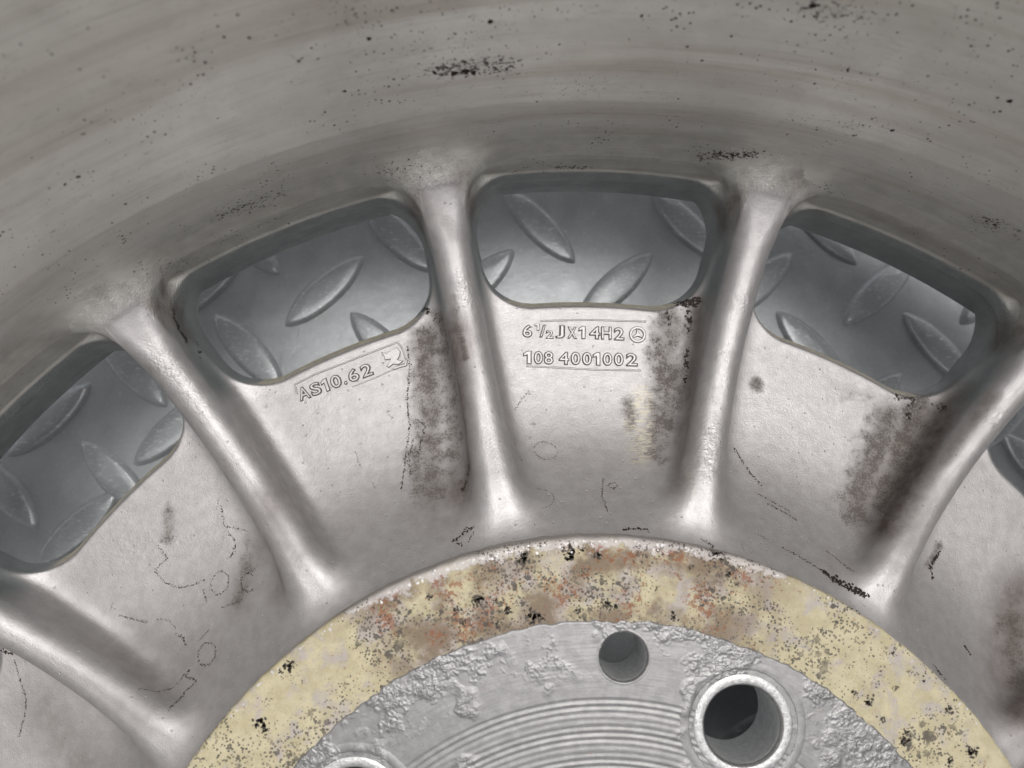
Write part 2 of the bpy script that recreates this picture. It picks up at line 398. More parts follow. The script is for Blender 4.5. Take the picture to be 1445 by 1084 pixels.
_s = NT('bright_chip'); M_BRT = _s.done((.75, .74, .72), .22, .9)

# ------------------------------------------------------------------ surface nets for one 24 degree sector
def surface_nets():
    r0, r1, nr = 80.0, 160.0, 178
    z0, z1, nz = -32.0, 14.0, 103
    na = 132                                       # cells around 24 degrees; rib centre at index na/2
    R = np.linspace(r0, r1, nr + 1); Z = np.linspace(z0, z1, nz + 1)
    A = np.radians(24) * (np.arange(na) / na - 0.5)
    G = sdf(R[:, None, None], A[None, :, None], Z[None, None, :]).astype(np.float32)   # nr+1, na, nz+1
    G = np.concatenate([G, G[:, :1]], 1)           # periodic
    S = G < 0
    c = [S[i:nr + i, j:na + j, k:nz + k] for i in (0, 1) for j in (0, 1) for k in (0, 1)]
    cnt = sum(x.astype(np.int8) for x in c)
    act = (cnt > 0) & (cnt < 8)
    idx = np.argwhere(act)
    acc = np.zeros((len(idx), 3)); num = np.zeros(len(idx))
    corners = [(i, j, k) for i in (0, 1) for j in (0, 1) for k in (0, 1)]
    I, J, K = idx.T
    val = {cc: G[I + cc[0], J + cc[1], K + cc[2]] for cc in corners}
    for a_ in range(8):
        for b_ in range(a_ + 1, 8):
            ca, cb = corners[a_], corners[b_]
            if sum(abs(p - q) for p, q in zip(ca, cb)) != 1: continue
            va, vb = val[ca], val[cb]; m = (va < 0) != (vb < 0)
            t = np.where(m, va / np.where(m, va - vb, 1), 0)
            pt = np.array(ca)[None] + t[:, None] * (np.array(cb) - np.array(ca))[None]
            acc += pt * m[:, None]; num += m
    loc = acc / num[:, None]
    # vertex id with periodic wrap; the last column (J = na-1) vertices are shared with angle index -1
    vid = -np.ones(act.shape, np.int64); vid[act] = np.arange(len(idx))
    g = idx + loc
    def pos(g):
        r = r0 + (r1 - r0) * g[:, 0] / nr; a = math.radians(24) * (g[:, 1] / na - .5); z = z0 + (z1 - z0) * g[:, 2] / nz
        return r, a, z
    r, a, z = pos(g)
    for _ in range(3):                             # pull the vertices onto the true surface
        f0 = sdf(r, a, z); e = .03
        gr = (sdf(r + e, a, z) - sdf(r - e, a, z)) / (2 * e); gz = (sdf(r, a, z + e) - sdf(r, a, z - e)) / (2 * e)
        ga = (sdf(r, a + e / r, z) - sdf(r, a - e / r, z)) / (2 * e)
        n2 = np.maximum(gr * gr + gz * gz + ga * ga, .2); st = np.clip(f0 / n2, -.2, .2) * .8
        lim = (z > z0 + .5) & (z < z1 - .5)
        r = r - st * gr; a = a - st * ga / r; z = np.where(lim, z - st * gz, z)
    F = []
    def quads(axis):
        sl0 = [slice(0, n) for n in (nr, na, nz)]
        if axis == 0: e = S[:-1, :-1, :-1] != S[1:, :-1, :-1]
        if axis == 1: e = S[:-1, :-1, :-1] != S[:-1, 1:, :-1]
        if axis == 2: e = S[:-1, :-1, :-1] != S[:-1, :-1, 1:]
        q = np.argwhere(e)
        o1, o2 = [x for x in (0, 1, 2) if x != axis]
        ok = np.ones(len(q), bool)
        for o in (o1, o2):
            if o != 1: ok &= q[:, o] > 0
        q = q[ok]
        def V(d1, d2):
            p = q.copy(); p[:, o1] -= d1; p[:, o2] -= d2
            wrap = p[:, 1] < 0; p[:, 1] %= na
            return vid[p[:, 0], p[:, 1], p[:, 2]], wrap
        v = [V(0, 0), V(1, 0), V(1, 1), V(0, 1)]
        ids = np.stack([x[0] for x in v], 1); wr = np.stack([x[1] for x in v], 1)
        ins = S[q[:, 0], q[:, 1], q[:, 2]]
        flip = ins if axis != 1 else ~ins
        ids = np.where(flip[:, None], ids, ids[:, ::-1]); wr = np.where(flip[:, None], wr, wr[:, ::-1])
        return ids, wr
    P = [quads(0), quads(1), quads(2)]
    ids = np.concatenate([p[0] for p in P]); wr = np.concatenate([p[1] for p in P])
    good = (ids >= 0).all(1); ids, wr = ids[good], wr[good]
    # duplicate the wrapped vertices one sector back
    need = np.unique(ids[wr]); mp = {int(v): len(r) + i for i, v in enumerate(need)}
    rr = np.concatenate([r, r[need]]); aa = np.concatenate([a, a[need] - math.radians(24)]); zz = np.concatenate([z, z[need]])
    lut = np.arange(len(r)); lut[need] = np.arange(len(need)) + len(r)
    ids = np.where(wr, lut[ids], ids)
    return rr, aa, zz, ids
SR, SA, SZ, SF = surface_nets()
SX, SY = SR * np.sin(SA + math.radians(PH + 12)), SR * np.cos(SA + math.radians(PH + 12))   # rib k = 0 position
SN = grad_xyz(SX, SY, SZ)
# orientation check
fa = np.stack([SX, SY, SZ], 1)
fn = np.cross(fa[SF[:, 1]] - fa[SF[:, 0]], fa[SF[:, 3]] - fa[SF[:, 0]])
if (np.einsum('ij,ij->i', fn, SN[SF[:, 0]]) > 0).mean() < .5: SF = SF[:, ::-1].copy()
fn2 = np.cross(fa[SF[:, 2]] - fa[SF[:, 0]], fa[SF[:, 3]] - fa[SF[:, 1]]); bad = np.einsum('ij,ij->i', fn2, SN[SF].mean(1)) < 0
SF[bad] = SF[bad][:, ::-1]
print('sector verts', len(SR), 'quads', len(SF), 'flipped', bad.mean())
cr, ca, cz = SR[SF].mean(1), SA[SF].mean(1), SZ[SF].mean(1)
cn = SN[SF].mean(1)
azf = ca + math.radians(PH + 12); nrad = cn[:, 0] * np.sin(azf) + cn[:, 1] * np.cos(azf)
s_abs = np.abs(cr * np.sin(ca))
zsurf = np.interp(cr, ZTX, ZTY)
is_rim = (cr > 150.6) & (cz > -15.2)
rib_half = np.interp(cr, [80, 90, 100, 125, 127, 140, 148, 160], [0, 5.2, 6.2, 5.8, 4.3, 4.3, 5.6, 8])
is_rib = (~is_rim) & (s_abs < rib_half) & (cz > np.interp(cr, [88, 128, 129, 160], [-40, -40, -24, -17])) & (cr > 87.5)
is_rib |= is_rim & (s_abs < 7.5 - np.clip(cz + 8, 0, 20) * .6) & (cz < 1)
is_rim &= ~is_rib
is_web = ~(is_rim | is_rib)
midx = np.zeros(len(SF), int)
midx[(nrad > .42) & (cr < 128.5) & (cz < -24.9) & (s_abs > 4)] = 1         # bare machined lip
if False: midx[(cr > 127) & (np.abs(cn[:, 2]) < .6) & (cz < -15.0)] = 2     # walls of the window

# --- stains, given by where they sit in the photograph, kept in wheel coordinates
def cap(uv0, uv1, rad, strength=1.0):
    p = at([uv0, uv1]); return p[0], p[1], rad, strength
STAIN = {'speck': [cap((602, 478), (606, 690), 6.0, .9), cap((622, 450), (640, 640), 4.0, .8), cap((586, 640), (590, 690), 3, .8), cap((625, 640), (650, 690), 4, .5),
                   cap((945, 450), (925, 640), 5.5, .78), cap((950, 520), (940, 600), 3.6, .9), cap((888, 570), (890, 600), 2.6, .7), cap((1255, 590), (1205, 720), 6.5, .85), cap((1295, 575), (1245, 710), 6.0, .85),
                   cap((1067, 541), (1068, 543), 2.3, 1.0), cap((240, 725), (238, 760), 2.6, .6), cap((318, 660), (350, 760), 2.6, .45), cap((350, 790), (335, 850), 2.6, .6),
                   cap((652, 480), (656, 505), 1.2, 1.0), cap((645, 470), (640, 420), 1.4, .6), cap((655, 690), (660, 660), 2, .7), cap((1325, 770), (1310, 800), 1.8, .7), cap((1005, 560), (1000, 640), 3.0, .2), cap((1430, 880), (1445, 960), 6, .75), cap((1170, 560), (1290, 560), 3, .3)],
         'black': [cap((563, 461), (603, 438), 1.5, 1.0), cap((605, 440), (620, 455), 2.0, .55), cap((940, 432), (985, 425), 2.0, 1.0), cap((942, 440), (945, 455), 1.6, .7),
                   cap((973, 440), (972, 470), 1.7, .8), cap((970, 490), (966, 540), 1.5, .75), cap((1262, 556), (1330, 575), 2.4, .75), cap((1290, 565), (1280, 590), 2.2, .7), cap((245, 440), (262, 480), 1.6, .9), cap((653, 690), (662, 655), 1.2, .9), cap((270, 470), (285, 510), 1.5, .6)],
         'film': [cap((638, 470), (648, 700), 5.5, .95), cap((985, 450), (960, 680), 4.5, .6), cap((600, 720), (640, 730), 6.0, .45), cap((965, 600), (962, 690), 3.4, .45), cap((985, 430), (970, 560), 3.6, .8), cap((1330, 590), (1250, 740), 7.5, 1.0), cap((1350, 560), (1300, 640), 6.0, .8), cap((380, 700), (395, 830), 5, .55), cap((1230, 790), (1180, 800), 5, .3),
                  cap((1290, 600), (1225, 720), 4, .5), cap((365, 770), (340, 850), 4.5, .5), cap((1440, 850), (1445, 1000), 10, .95), cap((200, 900), (260, 940), 7, .35), cap((60, 1000), (120, 1084), 8, .5), cap((150, 410), (240, 385), 5, .25), cap((230, 400), (262, 470), 4.0, .75),
                  cap((655, 250), (690, 330), 4.5, .55), cap((560, 240), (600, 290), 4, .35), cap((1125, 250), (1160, 290), 5, .6), cap((1010, 250), (1040, 300), 4, .45), cap((640, 330), (615, 300), 2, .3), cap((1400, 560), (1330, 650), 2.5, .7)],
         'tan': [cap((905, 560), (905, 640), 3.4, .9), cap((890, 600), (900, 650), 3.0, .6), cap((965, 610), (975, 690), 2, .35)]}
RIMST = {'speck': [cap((615, 100), (720, 92), 5.1, 0.78), cap((720, 92), (800, 120), 4.8, 0.43), cap((480, 15), (540, 45), 8.0, 0.47), cap((640, 25), (720, 10), 6.4, 0.39), cap((310, 305), (395, 275), 4.2, 0.70), cap((480, 70), (640, 75), 9.6, 0.27),
                   cap((320, 340), (400, 305), 2.6, 0.62), cap((990, 222), (1060, 218), 3.5, 0.78), cap((1145, 8), (1230, 20), 4.8, 0.66), cap((1160, 165), (1260, 185), 5.6, 0.47), cap((780, 236), (830, 236), 2.1, 0.78), cap((1390, 310), (1440, 330), 4.8, 0.66), cap((1230, 300), (1300, 330), 3.2, 0.47),
                   cap((20, 590), (100, 515), 2.6, 0.55), cap((200, 375), (290, 370), 4.8, 0.55), cap((540, 245), (600, 235), 4.8, 0.62), cap((30, 330), (100, 360), 12.8, 0.33), cap((660, 215), (740, 225), 4.0, 0.39), cap((820, 120), (1000, 140), 8.0, 0.33), cap((1050, 110), (1200, 120), 11.2, 0.31), cap((1330, 140), (1440, 170), 8.0, 0.23)]}
def stain_attr(P, table, names):
    out = {}
    for nme in names:
        m = np.zeros(len(P))
        for a_, b_, rad, st in table.get(nme, []):
            ab = b_ - a_; t = np.clip(((P - a_) @ ab) / max(ab @ ab, 1e-6), 0, 1)
            d = np.linalg.norm(P - (a_ + t[:, None] * ab), axis=1)
            m = np.maximum(m, st * np.clip(1.25 * (1 - d / rad), 0, 1))
        out[nme] = m
    return out
def sstep(x, a, b):
    t = np.clip((x - a) / (b - a), 0, 1); return t * t * (3 - 2 * t)
SB = sstep(SR, 146.3, 150.4) * sstep(SZ, -16.5, -13.5)
SB = np.maximum(SB, sstep(SR, 139, 147) * sstep(np.abs(SR * np.sin(SA)), 3.2, 5.4) * sstep(SZ, -20, -15))
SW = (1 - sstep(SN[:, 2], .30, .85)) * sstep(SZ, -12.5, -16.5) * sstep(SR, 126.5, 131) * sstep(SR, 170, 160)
def sub2(sel):
    u = np.unique(SF[sel]); return {'barrel': SB[u], 'wall': SW[u], 'grime': SG[u]}
def sub(V, F, sel, N, mi):
    f = F[sel]; u, inv = np.unique(f, return_inverse=True)
    return V[u], inv.reshape(f.shape), N[u], mi[sel]
VIS = {-4, -3, -2, -1, 0, 1, 2}
STAIN['dent'] = [cap((222, 515), (235, 522), 5, 1.0), cap((262, 545), (290, 580), 3, .7), cap((655, 395), (665, 425), 3, 1.0), cap((1048, 420), (1056, 430), 3.0, 1.0), cap((1008, 610), (1000, 660), 4, 1.0), cap((1400, 590), (1412, 600), 3.5, 1.0),
   cap((640, 240), (625, 215), 7, .6), cap((560, 250), (600, 240), 6, .8), cap((1100, 250), (1080, 230), 7, .6), cap((1150, 270), (1170, 280), 6, .8), cap((160, 390), (240, 380), 8, .7), cap((1020, 500), (1030, 560), 2.5, .6), cap((170, 780), (300, 760), 6, .35), cap((440, 545), (460, 640), 5, .3)]
NAMES = ('speck', 'black', 'film', 'tan', 'dent')
shared = {}
Wv, Wf, Wn, Wm = sub(fa, SF, is_web, SN, midx); Rv, Rf, Rn, Rm = sub(fa, SF, is_rib, SN, midx)
Bv, Bf, Bn, Bm = sub(fa, SF, is_rim, SN, np.zeros(len(SF), int))
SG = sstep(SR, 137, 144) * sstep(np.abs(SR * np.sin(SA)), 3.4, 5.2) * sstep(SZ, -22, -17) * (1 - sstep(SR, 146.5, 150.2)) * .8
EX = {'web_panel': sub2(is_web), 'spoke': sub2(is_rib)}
def rotz(V, k):
    a = -math.radians(24 * k); c, s = math.cos(a), math.sin(a)
    return np.stack([V[:, 0] * c - V[:, 1] * s, V[:, 0] * s + V[:, 1] * c, V[:, 2]], 1)
ORD = sorted(range(-7, 8), key=lambda k: (abs(k + .4)))
webs = {}
plain = {}
for k in ORD:
    for nm, V, F, N, MI in (('web_panel', Wv, Wf, Wn, Wm), ('spoke', Rv, Rf, Rn, Rm)):
        if k in VIS:
            V2 = rotz(V, k)
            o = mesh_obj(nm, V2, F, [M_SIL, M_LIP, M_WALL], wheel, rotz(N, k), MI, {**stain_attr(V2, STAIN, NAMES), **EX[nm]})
        elif nm not in plain:
            o = plain[nm] = mesh_obj(nm, rotz(V, k), F, [M_SIL, M_LIP, M_WALL], wheel, rotz(N, k), MI, EX[nm]); plain[nm + 'k'] = k
        else:
            o = plain[nm].copy(); col.objects.link(o); o.parent = wheel; o.rotation_euler = (0, 0, -math.radians(24 * (k - plain[nm + 'k'])))
        if nm == 'web_panel': webs[k] = o

# --- rim: inner band tiled from the sector, barrel above it, front flange, one mesh
def profz(z): return np.interp(z, RBZ, RBR)
zz_ = np.concatenate([np.linspace(13.6, 60, 70), np.linspace(61, 112, 40)])
pr = np.array([profz(z) for z in zz_]); kk = np.ones(7) / 7
pr2 = pr.copy(); pr2[3:-3] = np.convolve(pr, kk, 'valid'); 
prof = [(r_, z_) for r_, z_ in zip(pr2, zz_)]
prof += [(176.5, 115.5), (180, 118.5), (184.5, 121.5), (187.5, 122.5), (189.5, 121), (189, 118.5), (185, 116), (181, 112), (179.5, 104), (179, 92), (177, 84), (173, 76),
         (169, 68), (165, 56), (162.5, 40), (161, 20), (162, 4), (168, -2), (174, -8), (178, -18), (179.5, -28), (181, -33), (185.5, -36), (189.2, -38.5), (189.6, -40.5), (187.5, -41.6), (184, -41),
         (180, -38), (175, -35), (171, -32), (166, -29), (161, -26.5), (158, -24.5)]  # front flange raised off the plate, shaped to let light in underneath
LV, LF = lathe(prof, 300)
allV, allF, allN = [], [], []
off = 0
for k in range(15):
    allV.append(rotz(Bv, k)); allF.append(Bf + off); off += len(Bv)
LF2 = LF + off
V = np.concatenate(allV + [LV]); F = np.concatenate(allF + [LF2])
# normals: field gradient on the band, profile normals on the lathe
Nb = np.concatenate([rotz(Bn, k) for k in range(15)])
p_ = np.array(prof); t_ = np.gradient(p_, axis=0); nr_ = np.stack([-t_[:, 1], t_[:, 0]], 1); nr_ /= np.linalg.norm(nr_, axis=1, keepdims=True)
Aang = np.linspace(0, 2 * math.pi, 300, endpoint=False)
Nl = np.stack([nr_[None, :, 0] * np.sin(Aang)[:, None], nr_[None, :, 0] * np.cos(Aang)[:, None], np.repeat(nr_[None, :, 1], 300, 0)], -1).reshape(-1, 3)
f_n = np.cross(LV[LF[:, 2]] - LV[LF[:, 0]], LV[LF[:, 3]] - LV[LF[:, 1]])
if np.einsum('ij,ij->i', f_n, Nl[LF[:, 0]]).mean() < 0: F[len(F) - len(LF):] = F[len(F) - len(LF):][:, ::-1]
rim = mesh_obj('rim_barrel', V, F, [M_BAR], wheel, np.concatenate([Nb, Nl]), None, stain_attr(V, RIMST, ('speck',)))
tag(rim, 'grey weathered rim barrel spotted with black residue')

def blobs(pts, sizes, nsides=6, hgt=.025, seed=1, onrim=None, stretch=None):
    r_ = np.random.default_rng(seed); V = []; F = []
    P = np.asarray(pts); e = .05
    D = lambda Q: scene_d(Q)
    g = np.stack([D(P + np.eye(3)[i] * e) - D(P - np.eye(3)[i] * e) for i in range(3)], 1); g /= np.maximum(np.linalg.norm(g, axis=1, keepdims=True), 1e-6)
    P = P - g * D(P)[:, None]
    up_ = np.where(np.abs(g[:, 2:3]) < .9, np.array([[0, 0, 1.]]), np.array([[0, 1., 0]]))
    tx = np.cross(up_, g); tx /= np.linalg.norm(tx, axis=1, keepdims=True); ty = np.cross(g, tx)
    for i in range(len(P)):
        b = len(V); ph = r_.uniform(0, 6.28); el = r_.uniform(.45, 1.0); ra = r_.uniform(0, 3.14); ns = nsides + int(r_.integers(0, 3))
        for k in range(ns):
            a = ph + 2 * math.pi * k / ns; rr = sizes[i] * r_.uniform(.55, 1.25); x, y = rr * math.cos(a), rr * math.sin(a) * el
            x, y = x * math.cos(ra) - y * math.sin(ra), x * math.sin(ra) + y * math.cos(ra)
            V.append(P[i] + tx[i] * x + ty[i] * y + g[i] * hgt)
        F.append(tuple(range(b, b + ns)))
    return np.array(V), F
# ------------------------------------------------------------------ hub
BOLT_R = 56.0; B0 = 26.01
bolts = [(BOLT_R * math.sin(math.radians(B0 + 72 * i)), BOLT_R * math.cos(math.radians(B0 + 72 * i))) for i in range(5)]
pin = at([(880, 927)])[0]; pin[2] = 0
def wob(A, amp, seed, n=40):
    r_ = np.random.default_rng(seed); out = np.zeros_like(A)
    for f in range(3, n * 6, 5): out += r_.normal() * np.sin(f * A + r_.uniform(0, 6.28)) / math.sqrt(n) / (1 + f / 60)
    return out * amp
# silver face: polar sheet with turned grooves, holes left open under the sleeves
rs = np.unique(np.round(np.concatenate([np.arange(33.2, 42, 1.0), np.arange(42, 56.4, .13), np.arange(56.4, 68.0, .45), [67.9]]), 3))
def face_z(r):
    g = np.where((r > 40) & (r < 55.9), 1.0, 0.0)
    ph = (r - 55.7) / 1.07 * 2 * np.pi
    return 0.14 - 0.0 * r - g * (0.06 + 0.03 * np.sin(r * 1.3)) * (0.5 - 0.5 * np.cos(ph)) 
nA = 720
def jit(rr, zz, A):
    edge = np.clip((rr - 66.5) / 1.4, 0, 1)
    return rr + edge * wob(A, .45, 3)[:, None], zz
V, F = lathe([(r_, float(face_z(np.array(r_)))) for r_ in rs] + [(68.1, -.03)], nA, jit=jit)
cen = V[F].mean(1); keep = np.ones(len(F), bool)
for b in bolts: keep &= np.hypot(cen[:, 0] - b[0], cen[:, 1] - b[1]) > 7.6
keep &= np.hypot(cen[:, 0] - pin[0], cen[:, 1] - pin[1]) > 4.35
F = F[keep]
def up(V, F):
    n_ = np.cross(V[F[:, 2]] - V[F[:, 0]], V[F[:, 3]] - V[F[:, 1]])
    b = n_[:, 2] < 0; F = F.copy(); F[b] = F[b][:, ::-1]; return F
hubface = mesh_obj('hub_face', V, up(V, F), M_HUB, wheel)
tag(hubface, 'silver hub face with turned grooves and flaky pitted paint')
# yellow mounting ring
rs = np.concatenate([np.arange(66.3, 81.0, .55), [81.2, 81.6, 81.85, 82.0, 82.05, 82.0, 81.9]])
zs = np.concatenate([np.zeros(len(np.arange(66.3, 81.0, .55))), [-.02, -.12, -.35, -.8, -1.6, -3.2, -6.0]])
def jit2(rr, zz, A):
    e = np.clip((rr - 80) / 1.5, 0, 1); wv = wob(A, .22, 5, 60)[:, None]
    return rr + e * wv, zz + .03 * wob(A, 1, 8)[:, None] * (rr < 81)
V, F = lathe(list(zip(rs, zs)), 900, jit=jit2)
F0 = F; n_ = np.cross(V[F[:, 2]] - V[F[:, 0]], V[F[:, 3]] - V[F[:, 1]])
if n_[:, 2].mean() < 0: F = F[:, ::-1].copy()
pad = mesh_obj('mounting_pad', V, F, M_YEL, wheel); tag(pad, 'yellow primed mounting ring spotted with black and rust')
pts, sizes = [], []
for u, v, rr_ in [(740, 788, 13), (805, 782, 15), (820, 776, 8), (843, 783, 9), (605, 842, 7), (675, 849, 13), (645, 862, 9), (700, 848, 6), (715, 862, 10), (750, 870, 14), (765, 873, 8), (815, 860, 8), (857, 852, 10), (868, 858, 7), (655, 880, 6), (702, 882, 7), (410, 940, 12), (396, 947, 6), (368, 1022, 12), (375, 1030, 8),
                 (1260, 923, 6), (1263, 971, 6), (1281, 948, 4), (1304, 961, 5), (1228, 990, 10), (1338, 1003, 8), (1373, 1060, 12), (1276, 1046, 11), (1280, 1033, 8), (927, 830, 5), (1245, 1015, 8), (1206, 978, 7), (975, 800, 6), (1018, 790, 5), (1028, 810, 7), (950, 870, 8), (1340, 1075, 9), (900, 782, 5), (1040, 825, 5), (560, 900, 4)]:
    n_ = 10 + int(rr_ * 1.6); uv = np.stack([rng.normal(u, rr_ * .36, n_), rng.normal(v, rr_ * .36, n_)], 1); pts += list(at(uv)); sizes += list(rng.uniform(.08, .42, n_) * rr_ / 12)
V, F = blobs(pts, sizes, 6, .045, 31); o = mesh_obj('black_pits', V, F, M_PIT, pad, smooth=False); tag(o, kind='stuff')
A_ = rng.normal(-9, 15, 420); A_ = np.concatenate([A_, rng.uniform(-70, 75, 120)]); rr_ = 82.0 - np.abs(rng.normal(0, .75, len(A_)))
P_ = np.stack([rr_ * np.sin(np.radians(A_)), rr_ * np.cos(np.radians(A_)), 0 * A_], 1); P_ = P_[rr_ < 81.5]
V, F = blobs(list(P_), list(rng.uniform(.05, .32, len(P_))), 6, .07, 32); o = mesh_obj('flaked_edge', V, F, M_FLAKE, pad, smooth=False); tag(o, kind='stuff')
# hub underside, bore with an added nose
V, F = lathe([(33.2, .1), (32.9, -.4)], 360)
cen = V[F].mean(1); keep = np.ones(len(F), bool)
V, F = lathe([(33.2, .1), (32.9, -.4), (32.9, -71.9), (35.5, -71.9), (36.5, -68), (37, -12.0)], 360)
mesh_obj('bore_with_added_nose', V, F, M_BORE, wheel)  # nose below the bore is added, lifting the wheel so light reaches the plate
V, F = lathe([(r_, -10.5) for r_ in np.arange(34, 82.6, .8)], 600)
cen = V[F].mean(1); keep = np.ones(len(F), bool)
for b in bolts: keep &= np.hypot(cen[:, 0] - b[0], cen[:, 1] - b[1]) > 6.9
keep &= np.hypot(cen[:, 0] - pin[0], cen[:, 1] - pin[1]) > 4.6
mesh_obj('hub_underside', V, F[keep], M_BORE, wheel)
# bolt sleeves: bore wall, steel ring, chipped groove
slv = None
SP = [(6.35, -10.8), (6.35, -1.2), (6.45, -.5), (6.75, .16), (6.95, .24), (8.15, .24), (8.35, .16)]
GP = [(8.33, .17), (8.5, -.25), (8.95, -.25), (9.15, .16), (9.3, .2), (10.3, .2), (10.75, .12)]
for i, b in enumerate(bolts):
    if slv is None:
        V, F = lathe(SP, 96); mi = np.where(V[F].mean(1)[:, 2] < -.6, 1, 0)
        slv = mesh_obj('bolt_sleeve', V, F, [M_SLV, M_BORE], wheel, None, mi); slv.location = (b[0] * MM, b[1] * MM, 0)
        def j3(rr, zz, A):
            wv = wob(A, .12, 21)[:, None]; return rr + wv * (rr > 8.4), zz
        V, F = lathe(GP, 160, jit=j3); r_ = np.hypot(*V[F].mean(1)[:, :2].T); mi = np.where(r_ < 9.12, 0, 1)
        grv = mesh_obj('chipped_groove', V, F, [M_CHIP, M_HUB], slv, None, mi)
    else:
        s2 = slv.copy(); col.objects.link(s2); s2.parent = wheel; s2.location = (b[0] * MM, b[1] * MM, 0)
        g2 = grv.copy(); col.objects.link(g2); g2.parent = s2
V, F = lathe([(3.95, -10.8), (3.9, -.9), (3.98, -.25), (4.2, .16), (4.4, .19), (4.7, .12)], 72)
mi = np.where(V[F].mean(1)[:, 2] < -.3, 0, 1)
pn = mesh_obj('locating_hole', V, F, [M_BORE, M_HUB], wheel, None, mi); pn.location = (pin[0] * MM, pin[1] * MM, 0)

# ------------------------------------------------------------------ raised casting marks
def poly_np(loops, bev):
    cu = bpy.data.curves.new('mark', 'CURVE'); cu.dimensions = '2D'; cu.fill_mode = 'BOTH'; cu.extrude = .02; cu.bevel_depth = bev; cu.bevel_resolution = 1
    for lp in loops:
        sp = cu.splines.new('POLY'); sp.points.add(len(lp) - 1); sp.use_cyclic_u = True
        for q, (x, y) in zip(sp.points, lp): q.co = (x, y, 0, 1)
    V, F, N = curve_to_np(cu); keep = [i for i in range(len(F)) if not (N[i][2] < -.2)]
    return norm_z(V, N, F), [F[i] for i in keep], N[keep]
def outline_mesh(cu_name, build):
    cu = bpy.data.curves.new(cu_name, 'CURVE'); cu.dimensions = '2D'; cu.fill_mode = 'BOTH'
    build(cu); return cu
def curve_to_np(cu):
    o = bpy.data.objects.new('tmp', cu); col.objects.link(o)
    dg = bpy.context.evaluated_depsgraph_get(); dg.update(); ev = o.evaluated_get(dg); me = ev.to_mesh()
    V = np.array([v.co[:] for v in me.vertices]); F = [tuple(p.vertices) for p in me.polygons]
    N = np.array([p.normal[:] for p in me.polygons])
    ev.to_mesh_clear(); bpy.data.objects.remove(o); bpy.data.curves.remove(cu); return V, F, N
def put_mark(name, V, F, N, P0, X, Y, parent, lift=1.0):
    """V: x,y in mm already laid out; z in 0..1 is the relief"""
    P = P0[None, :2] + V[:, :1] * X[None, :2] + V[:, 1:2] * Y[None, :2]
    z = drop(P); g = grad_xyz(P[:, 0], P[:, 1], z)
    Q = np.stack([P[:, 0], P[:, 1], z], 1) + g * (V[:, 2:3] * .42 * lift - .10)
    mi = [1 if N[i][2] < .97 and np.mean([V[j, 2] for j in F[i]]) < .97 else 0 for i in range(len(F))]
    o = mesh_obj(name, Q, F, [M_LET, M_EDGE], parent, None, mi, smooth=False)
    return o
def norm_z(V, N, F):
    z = V[:, 2]; V = V.copy(); V[:, 2] = (z - z.min()) / max(z.max() - z.min(), 1e-6); return V
def glyph(ch):
    if ch == '1': return poly_np([[(0, .50), (0, .62), (.16, .74), (.30, .74), (.30, 0), (.17, 0), (.17, .57)][::-1]], .05)
    cu = bpy.data.curves.new('glyph', 'FONT'); cu.body = ch; cu.size = 1; cu.extrude = .02; cu.bevel_depth = .06; cu.bevel_resolution = 1; cu.resolution_u = 5; cu.offset = -.008
    V, F, N = curve_to_np(cu)
    keep = [i for i in range(len(F)) if not (N[i][2] < -.2)]
    F = [F[i] for i in keep]; N = N[keep]
    return norm_z(V, N, F), F, N
def frame(uvL, uvR):
    a_, b_ = at([uvL, uvR]); x = (b_ - a_)[:2]; L = np.linalg.norm(x); x /= L; y = np.array([-x[1], x[0]])
    return a_, np.array([*x, 0]), np.array([*y, 0]), L
def text_row(chars, uvL, uvR, parent):
    """chars: (char, x0, x1, y0, y1) in fractions of the row length / mm"""
    P0, X, Y, L = frame(uvL, uvR)
    for ch, x0, x1, y0, y1 in chars:
        V, F, N = glyph(ch)
        mn, mx = V[:, :2].min(0), V[:, :2].max(0)
        V[:, 0] = (V[:, 0] - mn[0]) / (mx[0] - mn[0]) * (x1 - x0) * L + x0 * L
        V[:, 1] = (V[:, 1] - mn[1]) / (mx[1] - mn[1]) * (y1 - y0) + y0
        put_mark('raised_numeral' if ch.isdigit() else ('raised_letter' if ch.isalpha() else 'raised_mark'), V, F, N, P0, X, Y, parent)
web2 = webs[-1]                                    # panel left of rib 0 is split at rib centres: see below
H = 2.75
def fr(px, a, b): return (px - a) / (b - a)
a1, b1 = 737, 885
row1 = [('6', 737, 751, 0, H), ('1', 754, 761, H * .55, H * 1.1), ('/', 761, 770, .1, H * 1.0), ('2', 770, 781, -.1, H * .62), ('J', 783, 797, 0, H), ('X', 800, 814, 0, H * .92), ('1', 816, 826, 0, H),
        ('4', 831, 847, 0, H), ('H', 848, 863, 0, H), ('2', 866, 881, -.1, H - .1)]
row1 = [(c, fr(x0, a1, b1), fr(x1, a1, b1), y0, y1) for c, x0, x1, y0, y1 in row1]
text_row(row1, (737, 476.5), (885, 480.5), web2)
a2, b2 = 737, 900
row2 = [('1', 738, 750), ('0', 753, 766), ('8', 767, 781), ('4', 788, 803), ('0', 805, 819), ('0', 821, 835), ('1', 836, 847), ('0', 850, 864), ('0', 866, 880), ('2', 883, 900)]
text_row([(c, fr(x0, a2, b2), fr(x1, a2, b2), 0, H) for c, x0, x1 in row2], (737, 514), (900, 517.5), web2)
web1 = webs[-2]
a3, b3 = 0, 118
row3 = [('A', 0, 17, 0, H), ('S', 18, 34, 0, H), ('1', 35, 45, 0, H), ('0', 48, 64, 0, H), ('.', 66, 71, 0, .8), ('6', 74, 90, 0, H), ('2', 93, 110, 0, H)]
text_row([(c, fr(x0, a3, b3), fr(x1, a3, b3), y0, y1) for c, x0, x1, y0, y1 in row3], (424, 567), (536, 526), web1)

